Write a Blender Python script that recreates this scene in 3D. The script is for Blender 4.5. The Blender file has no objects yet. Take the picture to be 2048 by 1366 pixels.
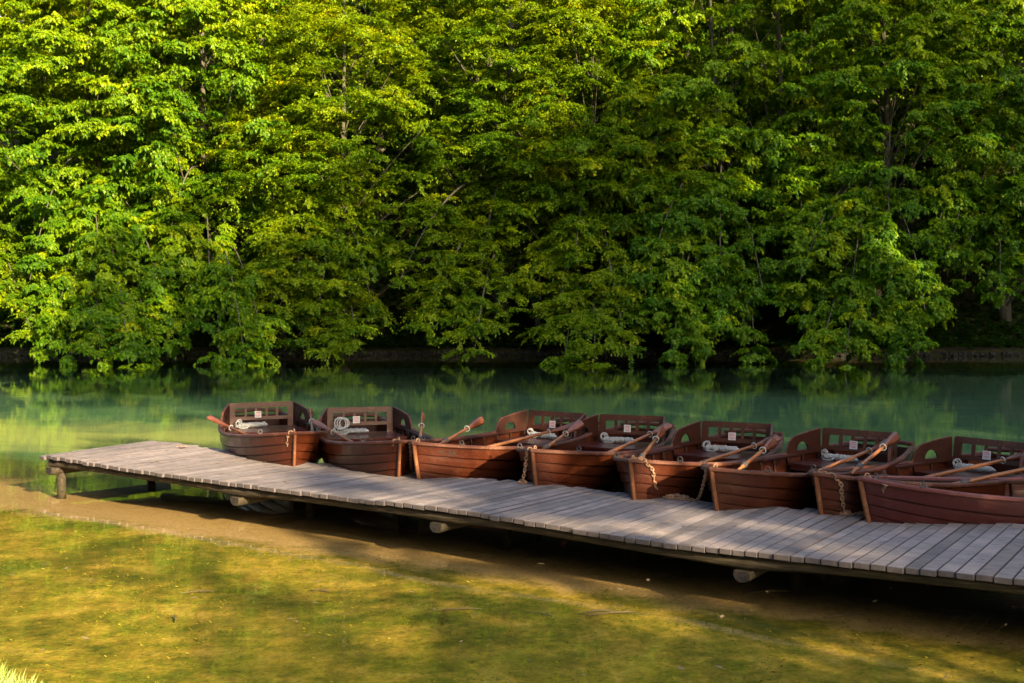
import bpy, math, random
import numpy as np
from mathutils import Vector, Matrix, noise as mnoise
random.seed(7); RNG = np.random.default_rng(11)
SC = bpy.context.scene; COL = SC.collection
F = 2320.0; HZ = 600.0; CX = 1024.0; HC = 2.5     # focal length and horizon row of a 2048 px wide picture, eye height over the water
SUN_AZ = (0.60, -0.80); SUN_EL = math.radians(20)
n_ = math.hypot(*SUN_AZ); TOSUN = Vector((SUN_AZ[0]/n_*math.cos(SUN_EL), SUN_AZ[1]/n_*math.cos(SUN_EL), math.sin(SUN_EL)))
def atz(px, py, z):
    Y = (HC - z) * F / (py - HZ); return ((px - CX) / F * Y, Y, z)
def aty(px, py, Y):
    return ((px - CX) / F * Y, Y, HC - (py - HZ) * Y / F)

# ------------------------------------------------------------------ helpers
def link(o, parent=None):
    COL.objects.link(o)
    if parent is not None: o.parent = parent
    return o
def tag(o, label=None, cat=None, group=None, kind=None):
    if label: o['label'] = label
    if cat: o['category'] = cat
    if group: o['group'] = group
    if kind: o['kind'] = kind
    return o
def empty(name, loc=(0, 0, 0), rz=0):
    o = bpy.data.objects.new(name, None); o.location = loc; o.rotation_euler = (0, 0, rz); o.empty_display_size = .2
    return link(o)
def np_mesh(name, co, loops, starts, totals, mat, smooth=False):
    me = bpy.data.meshes.new(name)
    me.vertices.add(len(co)); me.vertices.foreach_set('co', np.asarray(co, dtype=np.float32).ravel())
    me.loops.add(len(loops)); me.loops.foreach_set('vertex_index', np.asarray(loops, dtype=np.int32))
    me.polygons.add(len(starts)); me.polygons.foreach_set('loop_start', np.asarray(starts, dtype=np.int32))
    me.polygons.foreach_set('loop_total', np.asarray(totals, dtype=np.int32))
    me.polygons.foreach_set('use_smooth', np.full(len(starts), bool(smooth)))
    me.update(calc_edges=True)
    if mat: me.materials.append(mat)
    return me
class MB:
    def __init__(s): s.v = []; s.f = []
    def add(s, vs, fs):
        b = len(s.v); s.v += [tuple(p) for p in vs]; s.f += [[b + i for i in f] for f in fs]; return s
    def box(s, c, size, rot=None, bev=0.0):
        hx, hy, hz = size[0]/2, size[1]/2, size[2]/2
        if bev > 0:
            vs = []
            for sx in (-1, 1):
                for sy in (-1, 1):
                    for sz in (-1, 1):
                        vs += [(sx*(hx-bev), sy*(hy-bev), sz*hz), (sx*hx, sy*(hy-bev), sz*(hz-bev)), (sx*(hx-bev), sy*hy, sz*(hz-bev))]
            import bmesh
            bm = bmesh.new(); [bm.verts.new(p) for p in vs]; bmesh.ops.convex_hull(bm, input=bm.verts)
            bmesh.ops.dissolve_limit(bm, angle_limit=.01, verts=bm.verts, edges=bm.edges)
            bm.verts.index_update(); vs = [v.co.copy() for v in bm.verts]; fs = [[v.index for v in f.verts] for f in bm.faces]; bm.free()
        else:
            vs = [(sx*hx, sy*hy, sz*hz) for sx in (-1, 1) for sy in (-1, 1) for sz in (-1, 1)]
            fs = [(0,1,3,2), (4,6,7,5), (0,4,5,1), (2,3,7,6), (0,2,6,4), (1,5,7,3)]
        m = rot if rot is not None else Matrix.Identity(3)
        return s.add([m @ Vector(p) + Vector(c) for p in vs], fs)
    def tube(s, pts, rad, n=8, flat=1.0, up=(0, 0, 1), cap=True):
        pts = [Vector(p) for p in pts]; vs = []; N = len(pts)
        if not hasattr(rad, '__len__'): rad = [rad]*N
        for i, p in enumerate(pts):
            t = (pts[min(i+1, N-1)] - pts[max(i-1, 0)]).normalized()
            u = Vector(up)
            if abs(t.dot(u)) > .97: u = Vector((1, 0, 0))
            a = t.cross(u).normalized(); b = a.cross(t)
            fl = flat[i] if hasattr(flat, '__len__') else flat
            wr = 1.0
            for k in range(n):
                an = 2*math.pi*k/n
                vs.append(p + a*math.cos(an)*rad[i]*wr + b*math.sin(an)*rad[i]*fl)
        fs = [(i*n+k, i*n+(k+1) % n, (i+1)*n+(k+1) % n, (i+1)*n+k) for i in range(N-1) for k in range(n)]
        if cap: fs += [list(range(n-1, -1, -1)), [(N-1)*n+k for k in range(n)]]
        return s.add(vs, fs)
    def prism(s, poly, thick, mat):       # poly in local xy, extruded +-thick/2 along local z, placed by a 4x4 matrix
        n = len(poly)
        vs = [mat @ Vector((x, y, -thick/2)) for x, y in poly] + [mat @ Vector((x, y, thick/2)) for x, y in poly]
        return s.add(vs, [list(range(n-1, -1, -1)), list(range(n, 2*n))] + [(i, (i+1) % n, n+(i+1) % n, n+i) for i in range(n)])
    def torus(s, c, R, r, rot, N=10, n=6, sx=1.0):
        vs = []
        for i in range(N):
            a = 2*math.pi*i/N
            for k in range(n):
                b = 2*math.pi*k/n
                vs.append(rot @ Vector(((R + r*math.cos(b))*math.cos(a)*sx, (R + r*math.cos(b))*math.sin(a), r*math.sin(b))) + Vector(c))
        return s.add(vs, [(i*n+k, ((i+1) % N)*n+k, ((i+1) % N)*n+(k+1) % n, i*n+(k+1) % n) for i in range(N) for k in range(n)])
    def grid(s, rows, close=False):       # rows of equal length
        m = len(rows[0]); vs = [p for r in rows for p in r]
        fs = [(i*m+j, i*m+j+1, (i+1)*m+j+1, (i+1)*m+j) for i in range(len(rows)-1) for j in range(m-1)]
        return s.add(vs, fs)
    def mesh(s, name, mat, smooth=False):
        loops = [i for f in s.f for i in f]; tot = [len(f) for f in s.f]; st = list(np.cumsum([0]+tot[:-1]))
        return np_mesh(name, s.v, loops, st, tot, mat, smooth)
    def build(s, name, mat, parent=None, smooth=False):
        return link(bpy.data.objects.new(name, s.mesh(name, mat, smooth)), parent)
def copy_tree(o, parent=None):
    c = o.copy(); COL.objects.link(c); c.parent = parent
    for ch in o.children: copy_tree(ch, c)
    return c

# ------------------------------------------------------------------ materials
class NT:
    def __init__(s, name):
        s.m = bpy.data.materials.new(name); s.m.use_nodes = True; s.t = s.m.node_tree; s.t.nodes.clear()
        s.out = s.t.nodes.new('ShaderNodeOutputMaterial')
    def n(s, typ, inputs=None, **kw):
        nd = s.t.nodes.new('ShaderNode' + typ)
        for k, v in kw.items(): setattr(nd, k, v)
        for k, v in (inputs or {}).items():
            if isinstance(v, bpy.types.NodeSocket): s.t.links.new(v, nd.inputs[k])
            else: nd.inputs[k].default_value = v
        return nd
    def ramp(s, fac, stops, interp='LINEAR'):
        nd = s.n('ValToRGB', {'Fac': fac}); cr = nd.color_ramp; cr.interpolation = interp
        while len(cr.elements) < len(stops): cr.elements.new(.5)
        for e, (p, c) in zip(cr.elements, stops): e.position = p; e.color = (*c, 1)
        return nd.outputs['Color']
    def mix(s, fac, a, b, mode='MIX'):
        nd = s.n('Mix', data_type='RGBA', blend_type=mode)
        for i, v in ((0, fac), (6, a), (7, b)):
            if isinstance(v, bpy.types.NodeSocket): s.t.links.new(v, nd.inputs[i])
            else: nd.inputs[i].default_value = (*v, 1) if isinstance(v, tuple) else v
        return nd.outputs[2]
    def math(s, op, a, b=0.0, clamp=False):
        nd = s.n('Math', {0: a, 1: b}, operation=op); nd.use_clamp = clamp; return nd.outputs[0]
    def tc(s, which='Object', scale=(1, 1, 1), rot=(0, 0, 0)):
        c = s.n('TexCoord').outputs[which]
        return s.n('Mapping', {'Vector': c, 'Scale': scale, 'Rotation': rot}).outputs[0]
    def noise(s, vec, scale, detail=4, rough=.55, dist=0.0):
        return s.n('TexNoise', {'Vector': vec, 'Scale': scale, 'Detail': detail, 'Roughness': rough, 'Distortion': dist}).outputs['Fac']
    def bump(s, h, strength, dist=.01, normal=None):
        d = {'Height': h, 'Strength': strength, 'Distance': dist}
        if normal is not None: d['Normal'] = normal
        return s.n('Bump', d).outputs[0]
    def done(s, shader):
        s.t.links.new(shader, s.out.inputs['Surface']); return s.m

def principled(t, col, rough=.6, normal=None, spec=.5, coat=0.0, metal=0.0):
    d = {'Roughness': rough, 'Specular IOR Level': spec, 'Coat Weight': coat, 'Coat Roughness': .15, 'Metallic': metal}
    d['Base Color'] = col if isinstance(col, bpy.types.NodeSocket) else (*col, 1)
    if normal is not None: d['Normal'] = normal
    return t.n('BsdfPrincipled', d).outputs[0]

def mat_leaf(name, dark, mid, light, yellow):
    t = NT(name)
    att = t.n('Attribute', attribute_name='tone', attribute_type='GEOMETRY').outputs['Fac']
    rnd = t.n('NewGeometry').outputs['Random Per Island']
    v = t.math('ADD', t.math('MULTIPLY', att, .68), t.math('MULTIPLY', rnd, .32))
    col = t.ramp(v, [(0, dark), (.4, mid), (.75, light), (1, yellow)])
    dif = t.n('BsdfDiffuse', {'Color': col}).outputs[0]
    tcol = t.mix(1.0, col, (1.45, 1.35, .6), 'MULTIPLY')
    tr = t.n('BsdfTranslucent', {'Color': tcol}).outputs[0]
    s = t.n('MixShader', {0: .48, 1: dif, 2: tr}).outputs[0]
    gl = t.n('BsdfGlossy', {'Color': (.8, .85, .8, 1), 'Roughness': .42}).outputs[0]
    return t.done(t.n('MixShader', {0: .010, 1: s, 2: gl}).outputs[0])
M = {}
M['leaf_broad'] = mat_leaf('leaf_broad', (.018, .056, .002), (.052, .134, .003), (.185, .268, .003), (.47, .42, .004))
M['leaf_fine'] = mat_leaf('leaf_fine', (.020, .055, .002), (.060, .132, .003), (.205, .265, .003), (.48, .41, .005))
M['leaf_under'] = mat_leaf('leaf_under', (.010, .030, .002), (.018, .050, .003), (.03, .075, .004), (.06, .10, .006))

def mat_bark():
    t = NT('bark'); v = t.tc('Object', (1, 1, .25))
    n1 = t.noise(v, 9, 6, .65); n2 = t.noise(t.tc(), 2.2, 3)
    c = t.ramp(n1, [(.3, (.022, .018, .014)), (.55, (.065, .055, .044)), (.75, (.14, .12, .10))])
    c = t.mix(t.math('MULTIPLY', n2, .5), c, (.09, .10, .05))
    return t.done(principled(t, c, .9, t.bump(n1, .8, .03), .2))
M['bark'] = mat_bark()

def mat_varnish(name, base, dark, worn, rough=.38, coat=.35, wear=.5):
    t = NT(name); v = t.tc('Object', (1.2, 14, 14))
    g = t.noise(v, 3, 6, .6, .6); b = t.noise(t.tc(), 4, 4); fine = t.noise(t.tc(), 38, 3, .6)
    c = t.mix(t.math('MULTIPLY', g, 1.0), dark, base)
    oi = t.n('ObjectInfo').outputs['Random']
    c = t.mix(t.math('MULTIPLY', oi, .45), c, dark)
    w = t.math('MULTIPLY', t.math('MULTIPLY', t.math('SUBTRACT', t.math('ADD', t.math('MULTIPLY', b, .7), t.math('MULTIPLY', fine, .5)), .62), 5.0, True), wear)
    c = t.mix(w, c, worn)
    r = t.n('MapRange', {'Value': b, 'To Min': rough-.08, 'To Max': rough+.2}).outputs[0]
    return t.done(principled(t, c, r, t.bump(g, .25, .004), .25, coat))
M['hull'] = mat_varnish('varnished_hull', (.062, .0135, .0040), (.022, .0048, .002), (.15, .042, .016), .30, .35, .35)
M['inner'] = mat_varnish('varnished_inside', (.042, .009, .0035), (.010, .0025, .0015), (.09, .024, .010), .45, .08, .3)
M['seat'] = mat_varnish('varnished_seat', (.062, .012, .009), (.028, .006, .005), (.11, .03, .025), .30, .35, .3)
M['rail'] = mat_varnish('worn_gunwale', (.078, .024, .012), (.035, .010, .006), (.17, .080, .048), .5, .05, .8)
M['stem'] = mat_varnish('worn_stem', (.150, .058, .025), (.07, .026, .013), (.22, .11, .06), .55, .05, .9)
M['oar'] = mat_varnish('oar_wood', (.25, .092, .026), (.12, .042, .015), (.28, .14, .07), .35, .3, .5)
M['blade'] = mat_varnish('oar_blade_wood', (.16, .042, .014), (.08, .022, .009), (.26, .11, .06), .38, .3, .6)

def mat_simple(name, col, rough=.6, metal=0., var=.15, scale=20, bump=0.):
    t = NT(name); n = t.noise(t.tc(), scale, 4)
    c = t.mix(n, tuple(x*(1-var*2) for x in col), tuple(min(1, x*(1+var)) for x in col))
    return t.done(principled(t, c, rough, t.bump(n, bump, .01) if bump else None, .4, 0, metal))
M['rope'] = mat_simple('white_rope', (.36, .37, .38), .9, 0, .25, 60, .5)
M['paper'] = mat_simple('white_sticker', (.42, .41, .43), .5, 0, .05)
M['red_ink'] = mat_simple('red_print', (.50, .08, .07), .6)
M['chain'] = mat_simple('rusty_chain', (.30, .18, .12), .75, .2, .4, 50)
M['collar'] = mat_simple('dark_leather', (.045, .04, .04), .6)
M['metal'] = mat_simple('dull_metal', (.32, .30, .29), .45, .7)
M['letter'] = mat_simple('black_paint', (.022, .016, .013), .7)
M['stone'] = mat_simple('bank_stone', (.024, .023, .019), .95, 0, .45, 6, .8)
M['twig'] = mat_simple('dead_twig', (.13, .09, .05), .9, 0, .3, 12)

def mat_deck():
    t = NT('weathered_planks')
    rnd = t.n('NewGeometry').outputs['Random Per Island']
    vr = t.n('CombineXYZ', {0: t.math('MULTIPLY', rnd, 37.), 1: t.math('MULTIPLY', rnd, 11.), 2: 0.0}).outputs[0]
    oc = t.n('VectorMath', {0: t.n('TexCoord').outputs['Object'], 1: vr}, operation='ADD').outputs[0]
    g = t.noise(t.n('Mapping', {'Vector': oc, 'Scale': (1.3, 22, 22)}).outputs[0], 4, 6, .65, .3)
    blot = t.noise(oc, 3.2, 5, .6); fine = t.noise(oc, 45, 4, .7)
    c = t.ramp(g, [(.30, (.048, .041, .044)), (.5, (.140, .122, .125)), (.70, (.28, .246, .236))])
    c = t.mix(t.math('MULTIPLY', t.math('SUBTRACT', blot, .42, True), 2.2, True), c, (.26, .205, .190))
    k = t.n('MapRange', {'Value': rnd, 'To Min': .66, 'To Max': 1.22}).outputs[0]
    c = t.mix(1.0, c, t.n('CombineXYZ', {0: k, 1: k, 2: k}).outputs[0], 'MULTIPLY')
    st = t.ramp(t.noise(oc, 9, 3, .5, 1.5), [(.69, (0, 0, 0)), (.73, (1, 1, 1))])
    c = t.mix(t.math('MULTIPLY', st, .55), c, (.045, .038, .038))
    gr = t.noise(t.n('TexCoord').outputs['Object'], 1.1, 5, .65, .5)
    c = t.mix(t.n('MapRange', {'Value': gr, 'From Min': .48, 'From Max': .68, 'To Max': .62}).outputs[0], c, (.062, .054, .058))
    h = t.math('ADD', g, t.math('MULTIPLY', fine, .4))
    return t.done(principled(t, c, .82, t.bump(h, .55, .006), .3))
M['deck'] = mat_deck()
def mat_log():
    t = NT('old_log'); v = t.tc('Object', (1, 9, 9)); n = t.noise(v, 3, 6, .65)
    c = t.ramp(n, [(.3, (.014, .011, .008)), (.55, (.038, .030, .020)), (.75, (.085, .066, .038))])
    return t.done(principled(t, c, .9, t.bump(n, .6, .02), .2))
M['log'] = mat_log()
def mat_endgrain():
    t = NT('log_end'); n = t.noise(t.tc(), 30, 4)
    c = t.ramp(n, [(.3, (.012, .010, .010)), (.7, (.036, .031, .029))])
    return t.done(principled(t, c, .9, t.bump(n, .5, .01), .2))
M['endgrain'] = mat_endgrain()

M['plank_end'] = mat_simple('plank_end', (.085, .072, .078), .9, 0, .35, 14, .5)
def mat_water():
    t = NT('lake_water')
    g = t.n('NewGeometry').outputs['Position']
    wob = t.n('Mapping', {'Vector': g, 'Scale': (.55, 1.0, 1), 'Rotation': (0, 0, .12)}).outputs[0]
    n1 = t.noise(wob, 2.2, 3, .55); n2 = t.noise(wob, 9, 3, .55, .3); n3 = t.noise(wob, .35, 2)
    amp = t.n('MapRange', {'Value': n3, 'From Min': .35, 'From Max': .65, 'To Min': .35, 'To Max': 1.0}).outputs[0]
    h = t.math('MULTIPLY', t.math('ADD', t.math('MULTIPLY', n1, 1.0), t.math('MULTIPLY', n2, .30)), amp)
    nb = t.bump(h, .12, .022)
    inc = t.n('NewGeometry').outputs['Incoming']      # Schlick reflectance, the same from either side of the surface
    cosv = t.math('ABSOLUTE', t.n('VectorMath', {0: inc, 1: nb}, operation='DOT_PRODUCT').outputs['Value'])
    fr = t.math('ADD', t.math('MULTIPLY', t.math('POWER', t.math('SUBTRACT', 1.0, cosv, True), 5.0), .98), .02, True)
    tr = t.n('BsdfTransparent', {'Color': (.93, .96, .86, 1)}).outputs[0]
    gl = t.n('BsdfGlossy', {'Color': (1, 1, 1, 1), 'Roughness': .0, 'Normal': nb}).outputs[0]
    return t.done(t.n('MixShader', {0: fr, 1: tr, 2: gl}).outputs[0])
M['water'] = mat_water()

# jetty geometry in plan
NEARP = [(90, 910), (247, 936), (700, 996), (884, 1014), (1300, 1082), (1400, 1094), (2048, 1159)]
FARP = [(341, 884), (463, 901), (632, 926), (717, 935), (905, 954), (1076, 964), (1213, 983), (1400, 1002), (1464, 1007), (1665, 1022), (1756, 1035), (2048, 1047)]
ZD = .38
def fit(ps):
    P = np.array([atz(x, y, ZD)[:2] for x, y in ps]); c = P.mean(0); u, s, vt = np.linalg.svd(P - c); d = vt[0]
    if d[0] < 0: d = -d
    return c, d
NC, ND = fit(NEARP); FC, FD = fit(FARP)
JD = (ND + FD) / np.linalg.norm(ND + FD); JN = np.array([-JD[1], JD[0]])      # along the jetty (to the right), and across (away from the camera)
print('JETTY', NC, ND, FC, FD)
def edge_z(ps, c, d):
    out = []
    for x, y in ps:
        k = (x - CX) / F; s = (k*c[1] - c[0]) / (d[0] - k*d[1]); Y = c[1] + s*d[1]
        out.append((c[0] + s*d[0], HC - (y - HZ)*Y/F))
    return np.array(out)
NZ = edge_z(NEARP, NC, ND); FZ = edge_z(FARP, FC, FD)
print('edge z', NZ[:, 1].round(3), FZ[:, 1].round(3))

def mat_bed():
    t = NT('lake_bed')
    pos = t.n('NewGeometry').outputs['Position']; sx = t.n('SeparateXYZ', {0: pos})
    # distance across the jetty line, metres, negative towards the near bank
    d = t.math('ADD', t.math('MULTIPLY', t.math('SUBTRACT', sx.outputs[0], float(NC[0])), float(JN[0])), t.math('MULTIPLY', t.math('SUBTRACT', sx.outputs[1], float(NC[1])), float(JN[1])))
    big = t.noise(pos, .55, 4, .6, .4); med = t.noise(pos, 2.6, 5, .65); fine = t.noise(pos, 30, 4, .7)
    gravel = t.n('TexVoronoi', {'Vector': pos, 'Scale': 22.}).outputs['Distance']
    sand = t.ramp(fine, [(.3, (.22, .135, .060)), (.7, (.44, .28, .13))])
    alg = t.ramp(med, [(.25, (.060, .066, .006)), (.42, (.150, .118, .012)), (.56, (.275, .180, .025)), (.75, (.40, .255, .060))])
    alg = t.mix(1.0, alg, t.ramp(fine, [(.35, (.8, .8, .78)), (.65, (1.15, 1.14, 1.1))]), 'MULTIPLY')
    alg = t.mix(1.0, alg, t.ramp(t.noise(pos, 9, 5, .7), [(.35, (.6, .66, .6)), (.65, (1.2, 1.15, 1.1))]), 'MULTIPLY')
    alg = t.mix(t.n('MapRange', {'Value': big, 'From Min': .5, 'From Max': .66}).outputs[0], alg, (.045, .056, .005))
    dd = t.math('ADD', d, t.math('MULTIPLY', t.math('SUBTRACT', med, .5), .9))
    d2 = t.math('SUBTRACT', t.math('ADD', d, t.math('MULTIPLY', t.math('SUBTRACT', med, .5), 1.1)), t.math('MULTIPLY', sx.outputs[0], .10))
    band = t.n('MapRange', {'Value': d2, 'From Min': -.30, 'From Max': .08}).outputs[0]
    c = t.mix(band, alg, sand)
    deep = t.ramp(t.noise(pos, .6, 5, .6), [(.3, (.050, .120, .080)), (.7, (.100, .178, .105))])
    jetty_shade = t.n('MapRange', {'Value': dd, 'From Min': .55, 'From Max': 1.3}).outputs[0]
    c = t.mix(jetty_shade, c, (.050, .042, .022))  # dark colour painted in as the shade below the jetty
    dk = t.n('MapRange', {'Value': t.math('ADD', d, t.math('MULTIPLY', t.math('SUBTRACT', big, .5), 2.)), 'From Min': 2.4, 'From Max': 4.6}).outputs[0]
    c = t.mix(dk, c, deep)
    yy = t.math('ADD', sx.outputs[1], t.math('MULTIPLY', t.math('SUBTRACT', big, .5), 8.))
    sunlit_band = t.math('MULTIPLY', t.n('MapRange', {'Value': yy, 'From Min': 22., 'From Max': 26.}).outputs[0], t.n('MapRange', {'Value': yy, 'From Min': 36., 'From Max': 31.}).outputs[0])
    sunlit_band = t.math('MULTIPLY', sunlit_band, t.n('MapRange', {'Value': sx.outputs[0], 'From Min': 2., 'From Max': -5.}).outputs[0])
    c = t.mix(sunlit_band, c, (.34, .36, .13))      # sunlight on the left half of the lake, painted as paler bed
    return t.done(principled(t, c, .95, t.bump(t.math('ADD', fine, gravel), .25, .02), .1))
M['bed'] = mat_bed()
def mat_ground(name, a, b, c3, sc=2.0):
    t = NT(name); p = t.n('NewGeometry').outputs['Position']; n = t.noise(p, sc, 6, .65); f = t.noise(p, 25, 4, .7)
    c = t.ramp(t.math('ADD', t.math('MULTIPLY', n, .7), t.math('MULTIPLY', f, .3)), [(.35, a), (.5, b), (.66, c3)])
    return t.done(principled(t, c, .95, t.bump(f, .6, .04), .1))
M['forest_floor'] = mat_ground('forest_floor', (.010, .020, .004), (.026, .028, .010), (.055, .036, .016))
M['path'] = mat_ground('bank_path', (.018, .013, .009), (.036, .027, .019), (.065, .048, .034), 4)
M['bank_soil'] = mat_ground('bank_soil', (.04, .06, .01), (.08, .10, .02), (.14, .13, .04))
def mat_grass():
    t = NT('bank_grass'); r = t.n('NewGeometry').outputs['Random Per Island']
    c = t.ramp(r, [(0, (.14, .22, .03)), (.6, (.32, .40, .10)), (1, (.6, .6, .28))])
    s = t.n('MixShader', {0: .4, 1: t.n('BsdfDiffuse', {'Color': c}).outputs[0], 2: t.n('BsdfTranslucent', {'Color': c}).outputs[0]}).outputs[0]
    return t.done(s)
M['grass'] = mat_grass()

# ------------------------------------------------------------------ setting
def sheet(name, xs, ys, fz, mat, keep=None):
    X, Y = np.meshgrid(xs, ys); Z = np.vectorize(fz)(X, Y)
    co = np.stack([X, Y, Z], -1).reshape(-1, 3); nx, ny = len(xs), len(ys)
    i, j = np.meshgrid(np.arange(nx-1), np.arange(ny-1)); a = (j*nx+i).ravel()
    q = np.stack([a, a+1, a+nx+1, a+nx], -1)
    if keep is not None:
        cc = co[q].mean(1); q = q[np.array([keep(x, y) for x, y, z in cc])]
    me = np_mesh(name, co, q.ravel(), np.arange(len(q))*4, np.full(len(q), 4), mat, True)
    return tag(link(bpy.data.objects.new(name, me)), kind='structure')
def fn(x, y, s=1.0, o=0.0): return mnoise.noise(Vector((x*s + o, y*s - o, o*.37)))
def far_y(x): return 52.0 + .9*fn(x, 0, .12, 3) + .25*fn(x, 0, .7, 9) - (.045*(-x-12) if x < -12 else 0)
def near_y(x):   # near shore line
    return 6.2 + 1.75*math.exp(-((x + 4.1)/1.6)**2) + .12*fn(x, 0, .8, 5) - (.02*abs(x))
def bed_z(x, y):
    d = (x - NC[0])*JN[0] + (y - NC[1])*JN[1]
    z = -.16 - .03*max(0, min(d+1, 4)) + .035*fn(x, y, .5, 1)
    if d > 2: z -= .10*min(d - 2, 9)
    dn = y - near_y(x)
    if dn < 1.2: z += (1.2 - max(dn, -1))*.10
    df = far_y(x) - y
    if df < 4: z += (4 - max(df, -1))*.12
    return z
xs = np.concatenate([np.arange(-90, -14, 4), np.arange(-14, 14, .5), np.arange(14, 41, 3)])
ys = np.concatenate([np.arange(2, 20, .5), np.arange(20, 56, 2)])
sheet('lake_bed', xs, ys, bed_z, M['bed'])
wm = MB(); wm.add([(-90, 2, 0), (38, 2, 0), (38, 56, 0), (-90, 56, 0)], [(0, 1, 2, 3)])
tag(wm.build('lake_water', M['water']), kind='structure')
def right_x(y): return 33.0 + 1.5*fn(y, 2, .1)
def hill_z(x, y):
    df = y - far_y(x); dr = x - right_x(y)
    d = max(df, dr)
    if d < 0: return .8 if y < 4 else -.5 if d < -.35 else .30*(d+.35)/.35 - .1
    z = .30 + .04*fn(x, y, 1.2)
    if df > 2.2: z += (df - 2.2)*.62 - max(0, df - 16)*.22
    if dr > 2.2: z += 26*(1 - math.exp(-(dr - 2.2)/12)) + .12*dr
    return z + .5*fn(x, y, .16, 7)*max(0, min(1, (d-2.2)/3))
xs = np.concatenate([np.arange(-90, -30, 3), np.arange(-30, 30, .6), np.arange(30, 110, 2.5)])
ys = np.concatenate([np.arange(-70, 48, 4), np.arange(48, 60, .3), np.arange(60, 130, 3)])
sheet('hillside', xs, ys, hill_z, M['forest_floor'], keep=lambda x, y: max(y - far_y(x), x - right_x(y)) > -1.2)
# footpath that follows the far bank
rows = []
for x in np.arange(-60, 33, .5):
    y0 = far_y(x); rows.append([(x, y0 + .12, hill_z(x, y0+.12) + .012), (x, y0 + .9, hill_z(x, y0+.9) + .014), (x, y0 + 1.7, hill_z(x, y0+1.7) + .012)])
tag(MB().grid(rows).build('footpath', M['path'], smooth=True), kind='structure')
def nb_z(x, y):
    d = near_y(x) - y
    if d < 0: return max(-.45, .9*d)
    return min(.85, .10*min(d, .4) + .22*max(0, d - .2)) + .05*fn(x, y, .5, 4)*min(1, d)
xs = np.concatenate([np.arange(-60, -8, 4), np.arange(-8, 8, .25), np.arange(8, 33, 2.5)])
ys = np.concatenate([np.arange(-60, 0, 4), np.arange(0, 9, .15)])
sheet('near_bank', xs, ys, nb_z, M['bank_soil'], keep=lambda x, y: near_y(x) - y > -.6)

# grass tuft edge on the near bank
g_co = []
r = np.random.default_rng(4)
for i in range(14000):
    x = r.uniform(-5.2, -1.6); y = near_y(x) + .06 - abs(r.normal(0, .45))
    z = nb_z(x, y) - .01; h = r.uniform(.06, .16); a = r.uniform(0, 6.28); w = .0035; lx, ly = r.normal(0, .035, 2)
    c, s = math.cos(a)*w, math.sin(a)*w
    g_co += [(x-c, y-s, z), (x+c, y+s, z), (x+c*.6+lx*.5, y+s*.6+ly*.5, z+h*.6), (x+lx, y+ly, z+h)]
q = np.arange(len(g_co)).reshape(-1, 4)
tag(link(bpy.data.objects.new('bank_grass', np_mesh('bank_grass', g_co, q.ravel(), np.arange(len(q))*4, np.full(len(q), 4), M['grass']))),
    'bright green grass blades on the near shore at the bottom corner', 'grass', kind='stuff')

# stone edging of the far bank
mb = MB(); r = random.Random(5)
for k in range(300):
    x = -24 + k*.19 + r.uniform(-.05, .05)
    if x > 32: break
    y = far_y(x) - .10 + r.uniform(-.08, .05); sz = r.uniform(.09, .19); rot = Matrix.Rotation(r.uniform(0, 3), 3, 'Z') @ Matrix.Rotation(r.uniform(-.4, .4), 3, 'X')
    vs = []; fs = []
    N, K = 6, 4
    for i in range(K+1):
        ph = math.pi*i/K
        for j in range(N):
            th = 2*math.pi*j/N; rr = sz*(1 + r.uniform(-.22, .22))
            vs.append(rot @ Vector((rr*1.2*math.sin(ph)*math.cos(th), rr*math.sin(ph)*math.sin(th), rr*.75*math.cos(ph))) + Vector((x, y, .06 + r.uniform(-.04, .07))))
    fs = [(i*N+j, i*N+(j+1) % N, (i+1)*N+(j+1) % N, (i+1)*N+j) for i in range(K) for j in range(N)]
    mb.add(vs, fs)
tag(mb.build('stone_edging', M['stone']), 'low edging of rough grey stones along the far waterline', 'stone wall')

# ------------------------------------------------------------------ foliage
def leaf_quads(base, axis, nrm, L, W, fold=.25):
    side = np.cross(axis, nrm); side /= np.linalg.norm(side, axis=1, keepdims=True)+1e-9
    L = L[:, None]; W = W[:, None]
    p0 = base; p2 = base + axis*L - nrm*L*.12
    p1 = base + axis*L*.45 + side*W*.5 + nrm*W*fold*.3; p3 = base + axis*L*.45 - side*W*.5 + nrm*W*fold*.3
    return np.stack([p0, p1, p2, p3], 1)
def spray_proto(seed, n, L, W, droop, layers=1):
    """A flat fan of leaves on a drooping twig: starts at the origin, runs along +x for about one metre."""
    r = np.random.default_rng(seed)
    nt = 9
    ang = r.uniform(-1.15, 1.15, nt); st = r.uniform(0, .5, nt); ln = r.uniform(.35, .62, nt)*(1 - .35*np.abs(ang)); ang[0] = 0; st[0] = .1; ln[0] = .95
    k = r.integers(0, nt, n); u = r.uniform(.05, 1, n)
    x = st[k] + np.cos(ang[k])*ln[k]*u; y = np.sin(ang[k])*ln[k]*u
    rad = np.sqrt((x-.1)**2 + y**2)
    z = -.30*rad**2 + .05*x + r.normal(0, .035, n)
    da = ang[k] + np.where(r.random(n) < .5, 1, -1)*r.uniform(.2, 1.1, n)
    dr = np.clip(r.normal(droop, .28, n), -.3, 1.45)
    axis = np.stack([np.cos(da)*np.cos(dr), np.sin(da)*np.cos(dr), -np.sin(dr)], 1)
    roll = r.normal(0, .35, n)
    up = np.stack([np.cos(da)*np.sin(dr), np.sin(da)*np.sin(dr), np.cos(dr)], 1)
    sd = np.cross(axis, up); nrm = up*np.cos(roll)[:, None] + sd*np.sin(roll)[:, None]
    return leaf_quads(np.stack([x, y, z], 1), axis, nrm, L*r.uniform(.7, 1.2, n), W*r.uniform(.75, 1.2, n))
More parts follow.
